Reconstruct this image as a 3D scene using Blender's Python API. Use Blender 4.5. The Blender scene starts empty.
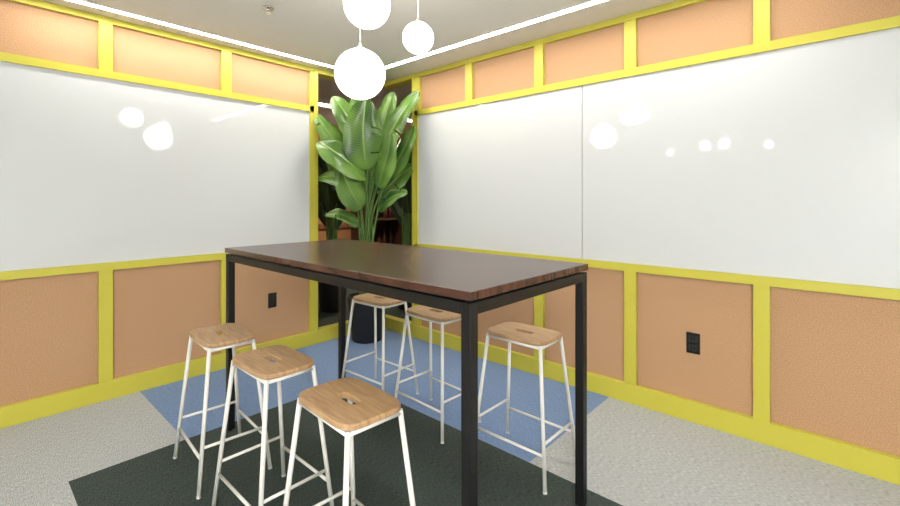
import bpy, bmesh, math, random
from mathutils import Vector, Matrix
random.seed(7)
sc = bpy.context.scene
COL = sc.collection
try:
    sc.view_settings.view_transform = 'Standard'
except Exception: pass

# ---------------------------------------------------------------- helpers
def lin(c):
    return tuple(((v/255)/12.92 if v/255<=0.04045 else (((v/255)+0.055)/1.055)**2.4) for v in c)+(1,)

def mat(name, rgb, rough=0.5, metallic=0.0, spec=0.5, emit=None, estr=0):
    m = bpy.data.materials.new(name); m.use_nodes=True
    b = m.node_tree.nodes['Principled BSDF']
    b.inputs['Base Color'].default_value = lin(rgb)
    b.inputs['Roughness'].default_value = rough
    b.inputs['Metallic'].default_value = metallic
    b.inputs['Specular IOR Level'].default_value = spec
    if emit:
        b.inputs['Emission Color'].default_value = lin(emit)
        b.inputs['Emission Strength'].default_value = estr
    return m

def noise_color(m, c1, c2, scale=(1,1,1), nscale=50, detail=4, bump=0.0, coord='Object', pos=(0.35,0.65), bdist=0.002):
    nt=m.node_tree; b=nt.nodes['Principled BSDF']
    tc=nt.nodes.new('ShaderNodeTexCoord'); mp=nt.nodes.new('ShaderNodeMapping')
    mp.inputs['Scale'].default_value=scale
    n=nt.nodes.new('ShaderNodeTexNoise'); n.inputs['Scale'].default_value=nscale; n.inputs['Detail'].default_value=detail
    r=nt.nodes.new('ShaderNodeValToRGB')
    r.color_ramp.elements[0].position=pos[0]; r.color_ramp.elements[1].position=pos[1]
    r.color_ramp.elements[0].color=lin(c1); r.color_ramp.elements[1].color=lin(c2)
    nt.links.new(tc.outputs[coord],mp.inputs[0]); nt.links.new(mp.outputs[0],n.inputs['Vector'])
    nt.links.new(n.outputs[0],r.inputs[0]); nt.links.new(r.outputs[0],b.inputs['Base Color'])
    if bump:
        bp=nt.nodes.new('ShaderNodeBump'); bp.inputs['Strength'].default_value=bump; bp.inputs['Distance'].default_value=bdist
        nt.links.new(n.outputs[0],bp.inputs['Height']); nt.links.new(bp.outputs[0],b.inputs['Normal'])
    return m

def link(o, parent=None):
    COL.objects.link(o)
    if parent: o.parent=parent
    return o

def empty(name, loc=(0,0,0), rotz=0):
    e=bpy.data.objects.new(name,None); e.empty_display_size=0.1
    e.location=loc; e.rotation_euler=(0,0,rotz); COL.objects.link(e); return e

def mesh_obj(name, bm, mats, parent=None, smooth=False, bevel=0, seg=2):
    me=bpy.data.meshes.new(name)
    bmesh.ops.recalc_face_normals(bm, faces=bm.faces)
    bm.to_mesh(me); bm.free()
    if not isinstance(mats,(list,tuple)): mats=[mats]
    for m in mats: me.materials.append(m)
    if smooth:
        for p in me.polygons: p.use_smooth=True
    o=bpy.data.objects.new(name,me); link(o,parent)
    if bevel:
        md=o.modifiers.new('bevel','BEVEL'); md.width=bevel; md.segments=seg; md.limit_method='ANGLE'; md.angle_limit=math.radians(40)
    return o

def add_box(bm, x0,x1,y0,y1,z0,z1, mi=0):
    v=[bm.verts.new((x,y,z)) for x in (x0,x1) for y in (y0,y1) for z in (z0,z1)]
    fs=[(0,1,3,2),(4,6,7,5),(0,4,5,1),(2,3,7,6),(0,2,6,4),(1,5,7,3)]
    for f in fs:
        fa=bm.faces.new([v[i] for i in f]); fa.material_index=mi

def box(name, x0,x1,y0,y1,z0,z1, m, parent=None, bevel=0):
    bm=bmesh.new(); add_box(bm,x0,x1,y0,y1,z0,z1); return mesh_obj(name,bm,m,parent,bevel=bevel)

def add_tube(bm, p, q, r1, r2=None, n=14, caps=True, mi=0):
    r2=r1 if r2 is None else r2
    p=Vector(p); q=Vector(q); d=(q-p).normalized()
    a=d.orthogonal().normalized(); b=d.cross(a)
    R1=[bm.verts.new(p+(a*math.cos(t)+b*math.sin(t))*r1) for t in [2*math.pi*i/n for i in range(n)]]
    R2=[bm.verts.new(q+(a*math.cos(t)+b*math.sin(t))*r2) for t in [2*math.pi*i/n for i in range(n)]]
    for i in range(n):
        f=bm.faces.new([R1[i],R1[(i+1)%n],R2[(i+1)%n],R2[i]]); f.smooth=True; f.material_index=mi
    if caps:
        f=bm.faces.new(R1[::-1]); f.material_index=mi
        f=bm.faces.new(R2); f.material_index=mi

def lathe(bm, prof, n=48, center=(0,0), mi=0, smooth=True):
    rings=[]
    for r,z in prof:
        rings.append([bm.verts.new((center[0]+r*math.cos(2*math.pi*i/n),center[1]+r*math.sin(2*math.pi*i/n),z)) for i in range(n)])
    for a,b in zip(rings,rings[1:]):
        for i in range(n):
            f=bm.faces.new([a[i],a[(i+1)%n],b[(i+1)%n],b[i]]); f.smooth=smooth; f.material_index=mi
    f=bm.faces.new(rings[0][::-1]); f.material_index=mi
    f=bm.faces.new(rings[-1]); f.material_index=mi

# ---------------------------------------------------------------- materials
M_yel = mat('yellow_paint',(194,186,68),0.45)
M_org = noise_color(mat('orange_fabric',(190,150,114),0.9,spec=0.15),(158,120,88),(204,166,128),nscale=220,detail=4,bump=0.25,pos=(.3,.7))
M_board = mat('glass_whiteboard',(206,209,209),0.025,spec=0.6)
M_ceil = mat('ceiling_paint',(222,219,212),0.8,spec=0.2)
M_wallw = mat('white_wall_paint',(226,228,228),0.8,spec=0.2)
M_gray = noise_color(mat('carpet_grey',(170,170,164),0.95,spec=0.1),(138,141,140),(202,205,204),scale=(0.5,3,1),nscale=100,detail=4,bump=0.25,pos=(.3,.7))
M_dark = noise_color(mat('carpet_dark',(54,60,56),0.95,spec=0.1),(42,50,47),(82,92,86),scale=(0.5,3,1),nscale=100,detail=4,bump=0.25,pos=(.3,.7))
M_blue = noise_color(mat('carpet_blue',(104,132,172),0.95,spec=0.1),(94,118,156),(138,160,194),scale=(3,.5,1),nscale=100,detail=4,bump=0.25,pos=(.3,.7))
M_black = mat('black_steel',(17,17,18),0.42,spec=0.4)
M_cream = mat('cream_steel',(224,223,216),0.4)
M_plastic= mat('black_plastic',(16,16,16),0.4)
M_walnut = noise_color(mat('dark_walnut',(88,54,44),0.3,spec=0.5),(48,30,25),(92,60,49),scale=(1.2,14,1),nscale=5,detail=9,pos=(.3,.7))
M_walnut.node_tree.nodes['Principled BSDF'].inputs['Roughness'].default_value=0.25
M_oak = noise_color(mat('oak_seat',(196,156,112),0.45),(148,112,76),(190,156,114),scale=(2,26,2),nscale=5,detail=8,pos=(.25,.7))
M_globe = mat('globe_glass',(255,250,240),0.3,emit=(255,251,244),estr=10.0)
M_led = mat('led_strip',(255,250,240),0.5,emit=(255,251,245),estr=50.0)
M_fill_l = mat('fill_panel_glow',(255,250,240),0.5,emit=(255,252,250),estr=45.0)  # glow for the added fill panel behind the camera
M_cord = mat('cord',(225,220,205),0.6)
M_soil = noise_color(mat('soil',(50,36,26),0.95),(30,22,16),(72,54,38),nscale=60,bump=1)
M_pot = mat('pot_black',(26,27,28),0.5)
M_wood = noise_color(mat('lobby_wood',(150,84,48),0.5),(98,60,38),(146,96,62),scale=(10,10,1),nscale=4,detail=7)
M_dkwood = noise_color(mat('shelf_wood',(66,34,22),0.5),(46,27,20),(76,46,32),scale=(2,2,14),nscale=4,detail=6)
M_lobby = mat('lobby_orange_paint',(168,118,78),0.8)
M_chrome = mat('sprinkler_metal',(200,200,200),0.2,metallic=1)

def leaf_mat(name, c1, c2, rib):
    m=mat(name,c1,0.30); nt=m.node_tree; b=nt.nodes['Principled BSDF']
    uv=nt.nodes.new('ShaderNodeUVMap'); uv.uv_map='UVMap'
    sep=nt.nodes.new('ShaderNodeSeparateXYZ'); nt.links.new(uv.outputs[0],sep.inputs[0])
    ab=nt.nodes.new('ShaderNodeMath'); ab.operation='ABSOLUTE'; nt.links.new(sep.outputs[1],ab.inputs[0])
    m1=nt.nodes.new('ShaderNodeMath'); m1.operation='MULTIPLY'; m1.inputs[1].default_value=190; nt.links.new(sep.outputs[0],m1.inputs[0])
    m2=nt.nodes.new('ShaderNodeMath'); m2.operation='MULTIPLY'; m2.inputs[1].default_value=16; nt.links.new(ab.outputs[0],m2.inputs[0])
    s=nt.nodes.new('ShaderNodeMath'); s.operation='SUBTRACT'; nt.links.new(m1.outputs[0],s.inputs[0]); nt.links.new(m2.outputs[0],s.inputs[1])
    sn=nt.nodes.new('ShaderNodeMath'); sn.operation='SINE'; nt.links.new(s.outputs[0],sn.inputs[0])
    tc=nt.nodes.new('ShaderNodeTexCoord')
    no=nt.nodes.new('ShaderNodeTexNoise'); no.inputs['Scale'].default_value=3.5; no.inputs['Detail'].default_value=1
    nt.links.new(tc.outputs['Object'],no.inputs['Vector'])
    ad=nt.nodes.new('ShaderNodeMath'); ad.operation='MULTIPLY_ADD'; ad.inputs[1].default_value=0.07
    nt.links.new(sn.outputs[0],ad.inputs[0]); nt.links.new(no.outputs[0],ad.inputs[2])
    r=nt.nodes.new('ShaderNodeValToRGB'); r.color_ramp.elements[0].color=lin(c1); r.color_ramp.elements[1].color=lin(c2)
    r.color_ramp.elements[0].position=.30; r.color_ramp.elements[1].position=.70
    nt.links.new(ad.outputs[0],r.inputs[0])
    lt=nt.nodes.new('ShaderNodeMath'); lt.operation='LESS_THAN'; lt.inputs[1].default_value=0.045; nt.links.new(ab.outputs[0],lt.inputs[0])
    mx=nt.nodes.new('ShaderNodeMix'); mx.data_type='RGBA'
    nt.links.new(lt.outputs[0],mx.inputs[0]); nt.links.new(r.outputs[0],mx.inputs[6]); mx.inputs[7].default_value=lin(rib)
    nt.links.new(mx.outputs[2],b.inputs['Base Color'])
    return m
M_leaf = leaf_mat('leaf_green',(36,70,28),(106,142,60),(136,164,88))
M_leafd= leaf_mat('leaf_dark_green',(22,42,22),(48,74,36),(80,98,54))
M_stem = mat('leaf_stem',(84,116,52),0.5)

# ---------------------------------------------------------------- room shell
H=2.53
XE, YS = 6.0, -5.5       # east and south limits
XO, YO = 0.565, -0.78     # opening at the corner
xs=[-0.1,0.95,2.47,3.45,XE]; ys=[YS,-2.61,-2.12,-1.03,0.1]
bm=bmesh.new(); V={}
for i,x in enumerate(xs):
    for j,y in enumerate(ys): V[i,j]=bm.verts.new((x,y,0))
def ins(x,y,a,b,c,d): return a<x<b and c<y<d
for i in range(len(xs)-1):
    for j in range(len(ys)-1):
        cx=(xs[i]+xs[i+1])/2; cy=(ys[j]+ys[j+1])/2
        f=bm.faces.new([V[i,j],V[i+1,j],V[i+1,j+1],V[i,j+1]])
        mi=0
        if ins(cx,cy,-1,2.47,-2.12,1): mi=2
        if ins(cx,cy,.95,3.45,-2.61,-1.03): mi=1
        f.material_index=mi
mesh_obj('floor',bm,[M_gray,M_dark,M_blue])
box('ceiling',-0.1,XE,YS,0.1,H,H+0.1,M_ceil)
box('wall_west',-0.1,0,YS,YO,0,H,M_org)
box('wall_north',XO,XE,0,0.1,0,H,M_org)
box('wall_east',XE,XE+0.1,YS,0.1,0,H,M_wallw)
box('wall_south',-0.1,XE,YS-0.1,YS,0,H,M_wallw)

# trims
T=0.03; RW=0.05; PW=0.075
ZB0,ZB1=0.905,2.125
bm=bmesh.new()
posts_w=[YO-0.763*k for k in range(0,7)]
for k,y in enumerate(posts_w):
    for z0,z1 in ((0.12,ZB0-RW),(ZB1+RW,H-0.04)):
        add_box(bm,0,T-0.002,y-PW/2,y+PW/2,z0,z1)
add_box(bm,0,T,YS,YO+PW/2,ZB0-RW,ZB0)
add_box(bm,0,T,YS,YO+PW/2,ZB1,ZB1+RW)
add_box(bm,0,T,YS,YO+PW/2,H-0.04,H)
add_box(bm,-0.1,T+0.003,YO,YO+0.04,0,H)
add_box(bm,0.0,T,YO-PW/2,YO,ZB0-RW,ZB1+RW)
add_box(bm,-0.1,T,YO+0.04,0.0,H-0.04,H)
mesh_obj('trim_west',bm,M_yel)
box('baseboard_west',0,T+0.006,YS,YO+0.04,0,0.12,M_yel,bevel=0.002)
bm=bmesh.new()
posts_n=[0.60,1.24,1.925,2.605,3.31,4.0,4.69,5.38]
for k,x in enumerate(posts_n):
    for z0,z1 in ((0.12,ZB0-RW),(ZB1+RW,H-0.04)):
        add_box(bm,x-PW/2,x+PW/2,-T+0.002,0,z0,z1)
add_box(bm,XO,XE,-T,0,ZB0-RW,ZB0)
add_box(bm,XO,XE,-T,0,ZB1,ZB1+RW)
add_box(bm,XO,XE,-T,0,H-0.04,H)
add_box(bm,XO-0.03,XO,-T-0.003,0.1,0,H)
add_box(bm,XO,XO+.045,-T,0,ZB0-RW,ZB1+RW)
add_box(bm,0,XO-0.03,-T,0.1,H-0.04,H)
mesh_obj('trim_north',bm,M_yel)
box('baseboard_north',XO-0.03,XE,-T-0.006,0,0,0.12,M_yel,bevel=0.002)
bm=bmesh.new()
add_box(bm,-0.05,T,YO+0.04,0.05,0,0.12); add_box(bm,T,XO-0.03,-T,0.05,0,0.12)
mesh_obj('baseboard_corner',bm,M_yel)

# whiteboards
box('whiteboard',0.001,0.018,-5.3,YO-PW/2,ZB0,ZB1,M_board,bevel=0.002)
box('whiteboard',XO+.045,2.268,-0.018,-0.001,ZB0,ZB1,M_board,bevel=0.002)
box('whiteboard',2.272,5.6,-0.018,-0.001,ZB0,ZB1,M_board,bevel=0.002)

# outlets
M_of=mat('outlet_face',(30,30,30),0.4); M_sd=mat('slot_dark',(2,2,2),0.8)
def outlet(loc, rotz):
    e=empty('wall_outlet',loc,rotz)
    box('cover_plate',-0.037,0.037,-0.008,0,-0.062,0.062,M_plastic,e,bevel=0.003)
    for s in (-1,1):
        bm=bmesh.new()
        add_box(bm,-0.022,0.022,-0.012,-0.006,s*0.026-0.019,s*0.026+0.019)
        mesh_obj('receptacle',bm,M_of,e,bevel=0.004)
        for dx in (-0.008,0.008):
            box('slot',dx-0.0015,dx+0.0015,-0.0125,-0.0119,s*0.026-0.006,s*0.026+0.006,M_sd,e)
outlet((2.97,0,0.462),0)
outlet((0,-1.16,0.464),math.radians(90))

# LED strips
def led(name,x0,x1,y0,y1):
    e=empty(name,((x0+x1)/2,(y0+y1)/2,H))
    hx=(x1-x0)/2; hy=(y1-y0)/2
    box('diffuser',-hx,hx,-hy,hy,-0.004,0.0,M_led,e)
    bm=bmesh.new(); w=0.008
    add_box(bm,-hx-w,-hx,-hy-w,hy+w,-0.006,0); add_box(bm,hx,hx+w,-hy-w,hy+w,-0.006,0)
    add_box(bm,-hx,hx,-hy-w,-hy,-0.006,0); add_box(bm,-hx,hx,hy,hy+w,-0.006,0)
    mesh_obj('frame',bm,M_ceil,e)
led('ceiling_led_strip',0.165,0.215,-2.75,-0.55)
led('ceiling_led_strip',0.45,3.55,-0.38,-0.33)
e=empty('added_fill_panel',(5.15,-4.6,H))  # added fill light, unseen behind the camera and kept out of the board reflections
box('diffuser',-0.7,0.7,-0.6,0.6,-0.012,0.0,M_fill_l,e)

# sprinkler
e=empty('ceiling_sprinkler',(0.95,-1.65,H))
bm=bmesh.new(); lathe(bm,[(0.035,0),(0.035,-0.006),(0.012,-0.008),(0.01,-0.03),(0.022,-0.032),(0.022,-0.036)],24); mesh_obj('sprinkler_head',bm,M_chrome,e)

# pendants
def pendant(x,y,z,r):
    e=empty('globe_pendant_lamp',(x,y,z))
    bm=bmesh.new(); bmesh.ops.create_uvsphere(bm,u_segments=48,v_segments=32,radius=r)
    mesh_obj('glass_globe',bm,M_globe,e,smooth=True)
    bm=bmesh.new(); lathe(bm,[(r*0.2,r*0.96),(r*0.2,r*1.04),(0.012,r*1.08),(0.006,r*1.25)],24); mesh_obj('cap',bm,M_cord,e)
    bm=bmesh.new(); add_tube(bm,(0,0,r*1.2),(0,0,H-z-0.02),0.0025,n=8); mesh_obj('cord',bm,M_cord,e)
    bm=bmesh.new(); lathe(bm,[(0.05,H-z),(0.05,H-z-0.02),(0.045,H-z-0.024)],32); mesh_obj('canopy',bm,M_cord,e)
pendant(1.772,-1.551,1.976,0.13)
pendant(2.053,-1.72,2.2,0.104)
pendant(2.076,-1.424,2.125,0.077)
pendant(2.53,-3.3,2.0,0.065)
pendant(2.20,-3.9,2.06,0.07)
pendant(2.95,-3.55,1.98,0.05)
pendant(1.9,-3.4,1.95,0.045)

# ---------------------------------------------------------------- table
e=empty('bar_height_table',(1.915,-1.53,0))
tx,ty=0.915,0.40; ZT=1.045
box('table_top',-tx,tx,-ty,ty,ZT-0.028,ZT,M_walnut,e,bevel=0.003)
s=0.038
bm=bmesh.new()
for sx in (-1,1):
    for sy in (-1,1):
        x=sx*(tx-s/2-0.004); y=sy*(ty-s/2-0.004)
        add_box(bm,x-s/2,x+s/2,y-s/2,y+s/2,0.008,ZT-0.036)
mesh_obj('legs',bm,M_black,e,bevel=0.003)
bm=bmesh.new(); a=tx-0.004; b=ty-0.004
for sy in (-1,1):
    y=sy*(b-s/2); add_box(bm,-a+s,a-s,y-s/2,y+s/2,ZT-0.036-s,ZT-0.036)
for sx in (-1,1):
    x=sx*(a-s/2); add_box(bm,x-s/2,x+s/2,-b+s,b-s,ZT-0.036-s,ZT-0.036)
mesh_obj('apron_frame',bm,M_black,e,bevel=0.002)
bm=bmesh.new(); add_box(bm,-a+.02,a-.02,-b+.02,b-.02,ZT-0.038,ZT-0.027); mesh_obj('spacer',bm,M_black,e)
bm=bmesh.new()
for sx in (-1,1):
    for sy in (-1,1):
        add_tube(bm,(sx*(a-s/2),sy*(b-s/2),0),(sx*(a-s/2),sy*(b-s/2),0.01),0.014)
mesh_obj('foot_glides',bm,M_black,e)

# ---------------------------------------------------------------- stools
ZS=0.655
def seat_mesh():
    bm=bmesh.new(); N=96
    def outer(t,hx=0.172,hy=0.118,n=5.0):
        c,s_=math.cos(t),math.sin(t)
        return (hx*math.copysign(abs(c)**(2/n),c), hy*math.copysign(abs(s_)**(2/n),s_))
    def inner(t,hx=0.052,hy=0.018):
        c,s_=math.cos(t),math.sin(t); n=4
        return (hx*math.copysign(abs(c)**(2/n),c), hy*math.copysign(abs(s_)**(2/n),s_))
    th=0.020
    def ring(f,z): return [bm.verts.new((f(2*math.pi*i/N)[0],f(2*math.pi*i/N)[1],z)) for i in range(N)]
    sc_=lambda f,k: (lambda t:(f(t)[0]*k,f(t)[1]*k))
    rs=[ring(inner,ZS-th),ring(sc_(outer,.97),ZS-th),
        ring(outer,ZS-th+.004),ring(outer,ZS-.005),ring(sc_(outer,.985),ZS-.0008),ring(sc_(outer,.95),ZS),ring(lambda t:(inner(t)[0]*1.06,inner(t)[1]*1.15),ZS),ring(inner,ZS-.003)]
    rs.append(rs[0])
    for a_,b_ in zip(rs,rs[1:]):
        for i in range(N):
            bm.faces.new([a_[i],a_[(i+1)%N],b_[(i+1)%N],b_[i]])
    bmesh.ops.recalc_face_normals(bm,faces=bm.faces)
    me=bpy.data.meshes.new('seat'); bm.to_mesh(me); bm.free(); me.materials.append(M_oak); return me
me_seat=seat_mesh()
def leg_pts(sx,sy,z):
    k=1-z/ZS
    return Vector((sx*(0.150+0.062*k),sy*(0.096+0.062*k),z))
def leg_mesh(sx,sy):
    bm=bmesh.new(); add_tube(bm,leg_pts(sx,sy,0.004),leg_pts(sx,sy,ZS-0.0195),0.009,n=16)
    add_tube(bm,leg_pts(sx,sy,0.0),leg_pts(sx,sy,0.008),0.010,n=16)
    me=bpy.data.meshes.new('leg'); bm.to_mesh(me); bm.free(); me.materials.append(M_cream); return me
me_legs=[leg_mesh(sx,sy) for sx in (-1,1) for sy in (-1,1)]
def frame_mesh():
    bm=bmesh.new()
    for sy in (-1,1):
        add_tube(bm,leg_pts(-1,sy,0.155),leg_pts(1,sy,0.155),0.0065,n=12)
        add_tube(bm,leg_pts(-1,sy,ZS-.030),leg_pts(1,sy,ZS-.030),0.008,n=12)
    for sx in (-1,1):
        add_tube(bm,leg_pts(sx,-1,0.205),leg_pts(sx,1,0.205),0.0065,n=12)
        add_tube(bm,leg_pts(sx,-1,ZS-.030),leg_pts(sx,1,ZS-.030),0.008,n=12)
    me=bpy.data.meshes.new('rails'); bm.to_mesh(me); bm.free(); me.materials.append(M_cream); return me
me_fr=frame_mesh()
def stool(x,y,rz=0):
    e=empty('bar_stool',(x,y,0),math.radians(rz))
    for nm,me in [('seat',me_seat),('foot_rails',me_fr)]+[('leg_%d'%(i+1),m) for i,m in enumerate(me_legs)]:
        link(bpy.data.objects.new(nm,me),e)
stool(1.33,-2.07,-4)
stool(1.87,-2.07,0)
stool(2.42,-2.075,-3)
stool(2.44,-1.03,0)
stool(1.82,-1.03,-2)
stool(1.28,-1.03,3)

# ---------------------------------------------------------------- plants
Rv=Vector((0.742,0.670,0)); Tv=Vector((0.671,-0.742,0)); Uv=Vector((0,0,1))
def bez(p0,p1,p2,t): return p0*(1-t)**2+p1*2*t*(1-t)+p2*t*t
def add_leaf(bm, uvl, base, start, ctrl, tip, W, face, seed):
    rnd=random.Random(seed)
    c=Vector((base.x*0.5+start.x*0.5,base.y*.5+start.y*.5,base.z+(start.z-base.z)*0.7))
    c=c.lerp(Vector((base.x,base.y,c.z)),0.6)
    n=10
    for i in range(n):
        a=bez(base,c,start,i/n); b=bez(base,c,start,(i+1)/n)
        add_tube(bm,a,b,0.014-0.007*i/n,0.014-0.007*(i+1)/n,n=8,caps=False,mi=1)
    NU,NV=40,12; rows=[]
    ph=rnd.random()*6
    tears={(rnd.randrange(8,34),rnd.choice((-1,1))) for _ in range(rnd.randrange(0,4))}
    for i in range(NU+1):
        u=i/NU; p=bez(start,ctrl,tip,u)
        tg=((ctrl-start)*(1-u)+(tip-ctrl)*u).normalized()
        side=tg.cross(face).normalized(); nrm=side.cross(tg).normalized()
        w=W*0.5*((math.sin(math.pi*u**0.82))**0.48 if 0<u<1 else 0.02)
        row=[]
        for j in range(NV+1):
            v=-1+2*j/NV
            wav=0.03*W*math.sin(u*14+ph+(2 if v>0 else 0))*abs(v)**2
            lift=0.34*w*abs(v) - 0.34*w*abs(v)**2.5+wav
            row.append((bm.verts.new(p+side*(w*v)+nrm*lift - tg*(0.08*w*abs(v))),u,v))
        rows.append(row)
    for i in range(NU):
        for j in range(NV):
            v=-1+2*(j+.5)/NV
            if abs(v)>.35 and (i,1 if v>0 else -1) in tears: continue
            q=[rows[i][j],rows[i+1][j],rows[i+1][j+1],rows[i][j+1]]
            f=bm.faces.new([k[0] for k in q]); f.smooth=True; f.material_index=0
            for lp,k in zip(f.loops,q): lp[uvl].uv=(k[1],k[2])
    for i in range(12):
        a=bez(start,ctrl,tip,i/12); b=bez(start,ctrl,tip,(i+1)/12)
        fn=face.normalized()*0.003
        add_tube(bm,a-fn,b-fn,0.006*(1-i/13),0.006*(1-(i+1)/13),n=6,caps=False,mi=1)

def plant(name, loc, leaves, lm, potr=0.19, poth=0.42):
    e=empty(name,loc)
    bm=bmesh.new()
    r=potr
    lathe(bm,[(r*.72,0),(r*.76,0.01),(r*.98,poth-.03),(r,poth-.01),(r*.98,poth),(r*.9,poth),(r*.88,poth-.05)],48)
    mesh_obj('planter',bm,M_pot,e)
    bm=bmesh.new(); lathe(bm,[(r*.86,poth-.06),(r*.86,poth-.045),(r*.4,poth-.03)],32); mesh_obj('soil',bm,M_soil,e)
    bm=bmesh.new(); uvl=bm.loops.layers.uv.new('UVMap')
    def L(r_,z,t): return Rv*r_+Tv*t+Uv*z
    for k,(s0,c0,t0,W,fc) in enumerate(leaves):
        bx=random.uniform(-.07,.07); bt=random.uniform(-.06,.06)
        add_leaf(bm,uvl,L(bx,poth-.04,bt),L(*s0),L(*c0),L(*t0),W,L(*fc),k)
    me=bpy.data.meshes.new('foliage'); bm.to_mesh(me); bm.free()
    me.materials.append(lm); me.materials.append(M_stem)
    link(bpy.data.objects.new('foliage',me),e)
    return e
# leaf: start, ctrl, tip as (sideways, height, into room), width, facing
lv=[
 ((.03,1.60,.16),(-.02,1.90,.28),(.03,2.24,.20),.36,(0.45,.15,1)),      # big bright centre
 ((.02,1.52,.18),(-.16,1.72,.36),(-.38,1.84,.28),.34,(-.2,1.4,1)),      # left, lying
 ((-.05,1.84,.02),(-.14,2.08,.06),(-.32,2.30,.02),.28,(.8,.3,1)),
 ((.12,1.70,.0),(.20,2.00,.04),(.50,2.32,.12),.30,(-1.0,.2,1)),         # right, sweeping over post
 ((.10,1.86,-.10),(.14,2.12,-.10),(.24,2.36,-.06),.28,(-.7,.1,1)),
 ((-.12,1.60,.08),(-.26,1.84,.12),(-.46,2.12,.12),.26,(1.0,.4,1)),
 ((-.02,1.24,.18),(-.12,1.42,.28),(-.18,1.62,.30),.26,(.4,.6,1)),
 ((.12,1.44,.14),(.22,1.66,.22),(.26,1.92,.22),.29,(-.8,.3,1)),
 ((.12,1.22,.10),(.26,1.40,.18),(.40,1.38,.20),.20,(0,1.2,1)),
 ((.18,1.5,.04),(.34,1.74,.06),(.45,2.02,.06),.26,(-.9,.3,1)),
 ((-.08,1.86,-.14),(-.12,2.15,-.14),(-.08,2.40,-.12),.26,(.3,.1,1)),
 ((-.06,1.08,.12),(-.18,1.24,.2),(-.34,1.18,.22),.17,(0,1.4,1)),
 ((-.06,1.44,.06),(-.26,1.58,.08),(-.46,1.52,.06),.23,(0,1.1,1)),
 ((.05,1.40,-.1),(.0,1.65,-.14),(-.06,1.95,-.12),.28,(-.3,.2,1)),
 ((.10,1.36,-.08),(.26,1.54,-.1),(.44,1.66,-.08),.24,(-.2,.6,1)),
 ((-.10,1.28,-.08),(-.22,1.55,-.1),(-.40,1.78,-.08),.24,(.3,.4,1)),
]
plant('potted_bird_of_paradise_plant',(0.27,-0.36,0),lv,M_leaf)
lv2=[]
for k in range(18):
    a=random.uniform(-1,1); z=random.uniform(.9,1.75); t=random.uniform(-.3,.3)
    lv2.append(((a*.1,z,t*.3),(a*.28,z+.35,t*.6),(a*.5,z+.38+random.uniform(-.3,.25),t),.2,(a*.2,.4,1)))
plant('potted_lobby_plant',(-0.95,0.05,0),lv2,M_leafd)
lv3=[(a,b,c,d*.9,e_) for a,b,c,d,e_ in lv2[:14]]
plant('potted_lobby_plant',(-0.35,0.75,0),lv3,M_leafd)

# ---------------------------------------------------------------- lobby beyond the opening
bm=bmesh.new()
for (x0,x1,y0,y1) in ((-2.6,-0.1,-2.2,3.4),(-0.1,2.2,0.1,3.4)):
    v=[bm.verts.new(p) for p in ((x0,y0,0),(x1,y0,0),(x1,y1,0),(x0,y1,0))]; bm.faces.new(v)
mesh_obj('floor_lobby',bm,M_dark)
bm=bmesh.new(); add_box(bm,-2.6,-0.1,-2.2,3.4,H,H+.1); add_box(bm,-0.1,2.2,0.1,3.4,H,H+.1); mesh_obj('ceiling_lobby',bm,M_ceil)
box('wall_lobby_west',-2.7,-2.6,-2.2,3.4,0,H,M_lobby)
box('wall_lobby_north',-2.6,2.2,3.4,3.5,0,H,M_wood)
box('wall_lobby_south',-2.6,-0.1,-2.3,-2.2,0,H,M_lobby)
box('wall_lobby_east',2.2,2.3,0.1,3.4,0,H,M_lobby)
bm=bmesh.new()
for y in (-1.4,-.4,.6,1.6,2.5):
    add_box(bm,-2.6,-2.57,y-.05,y+.05,0,H)
for z in (0.0,.86,2.1): add_box(bm,-2.6,-2.572,-2.2,3.4,z,z+.08)
mesh_obj('trim_lobby',bm,M_wood)
e=empty('sideboard_shelf',(-2.35,2.25,0))
bm=bmesh.new()
add_box(bm,-.2,-.18,-.8,.8,0,1.5)
for y in (-.8,-.01,.78): add_box(bm,-.18,.2,y,y+.03,0,1.5)
for z in (0.05,.5,.98,1.47): add_box(bm,-.18,.2,-.77,.78,z,z+.03)
mesh_obj('case',bm,M_dkwood,e)
ms=[mat('item_%d'%i,c,.4) for i,c in enumerate([(60,32,22),(84,50,30),(40,24,18),(30,30,28)])]
bm=bmesh.new()
for z in (.08,.53,1.01):
    y=-.66
    while y<.7:
        if not -.1<y<.1:
            h=random.uniform(.2,.34); r=random.uniform(.03,.045)
            lathe(bm,[(r,z),(r,z+h*.6),(r*.35,z+h*.78),(r*.35,z+h)],16,center=(0,y),mi=random.randrange(4))
        y+=random.uniform(.11,.16)
mesh_obj('bottles_and_jars',bm,ms,e)
e=empty('lobby_ceiling_light',(-1.3,1.4,H))
box('diffuser',-.05,.05,-1.5,1.5,-.006,0,mat('led_lobby',(255,240,210),.5,emit=(255,238,212),estr=75),e)
e=empty('lobby_globe_lamp',(-1.9,1.0,1.9))
bm=bmesh.new(); bmesh.ops.create_uvsphere(bm,u_segments=32,v_segments=20,radius=.08); mesh_obj('globe',bm,M_globe,e,smooth=True)
bm=bmesh.new(); add_tube(bm,(0,0,.08),(0,0,H-1.9),.003,n=8); mesh_obj('cord',bm,M_cord,e)

# ---------------------------------------------------------------- world & camera
w=bpy.data.worlds.new('world'); sc.world=w; w.use_nodes=True
w.node_tree.nodes['Background'].inputs[0].default_value=(1,.95,.88,1); w.node_tree.nodes['Background'].inputs[1].default_value=0.3
cam=bpy.data.cameras.new('camera'); co=bpy.data.objects.new('camera',cam); COL.objects.link(co)
co.location=(3.67,-2.95,1.32); co.rotation_euler=(math.radians(90),0,math.radians(42.13))
cam.sensor_width=36; cam.lens=443/900*36; cam.shift_y=-53/900; cam.clip_start=0.05
sc.camera=co
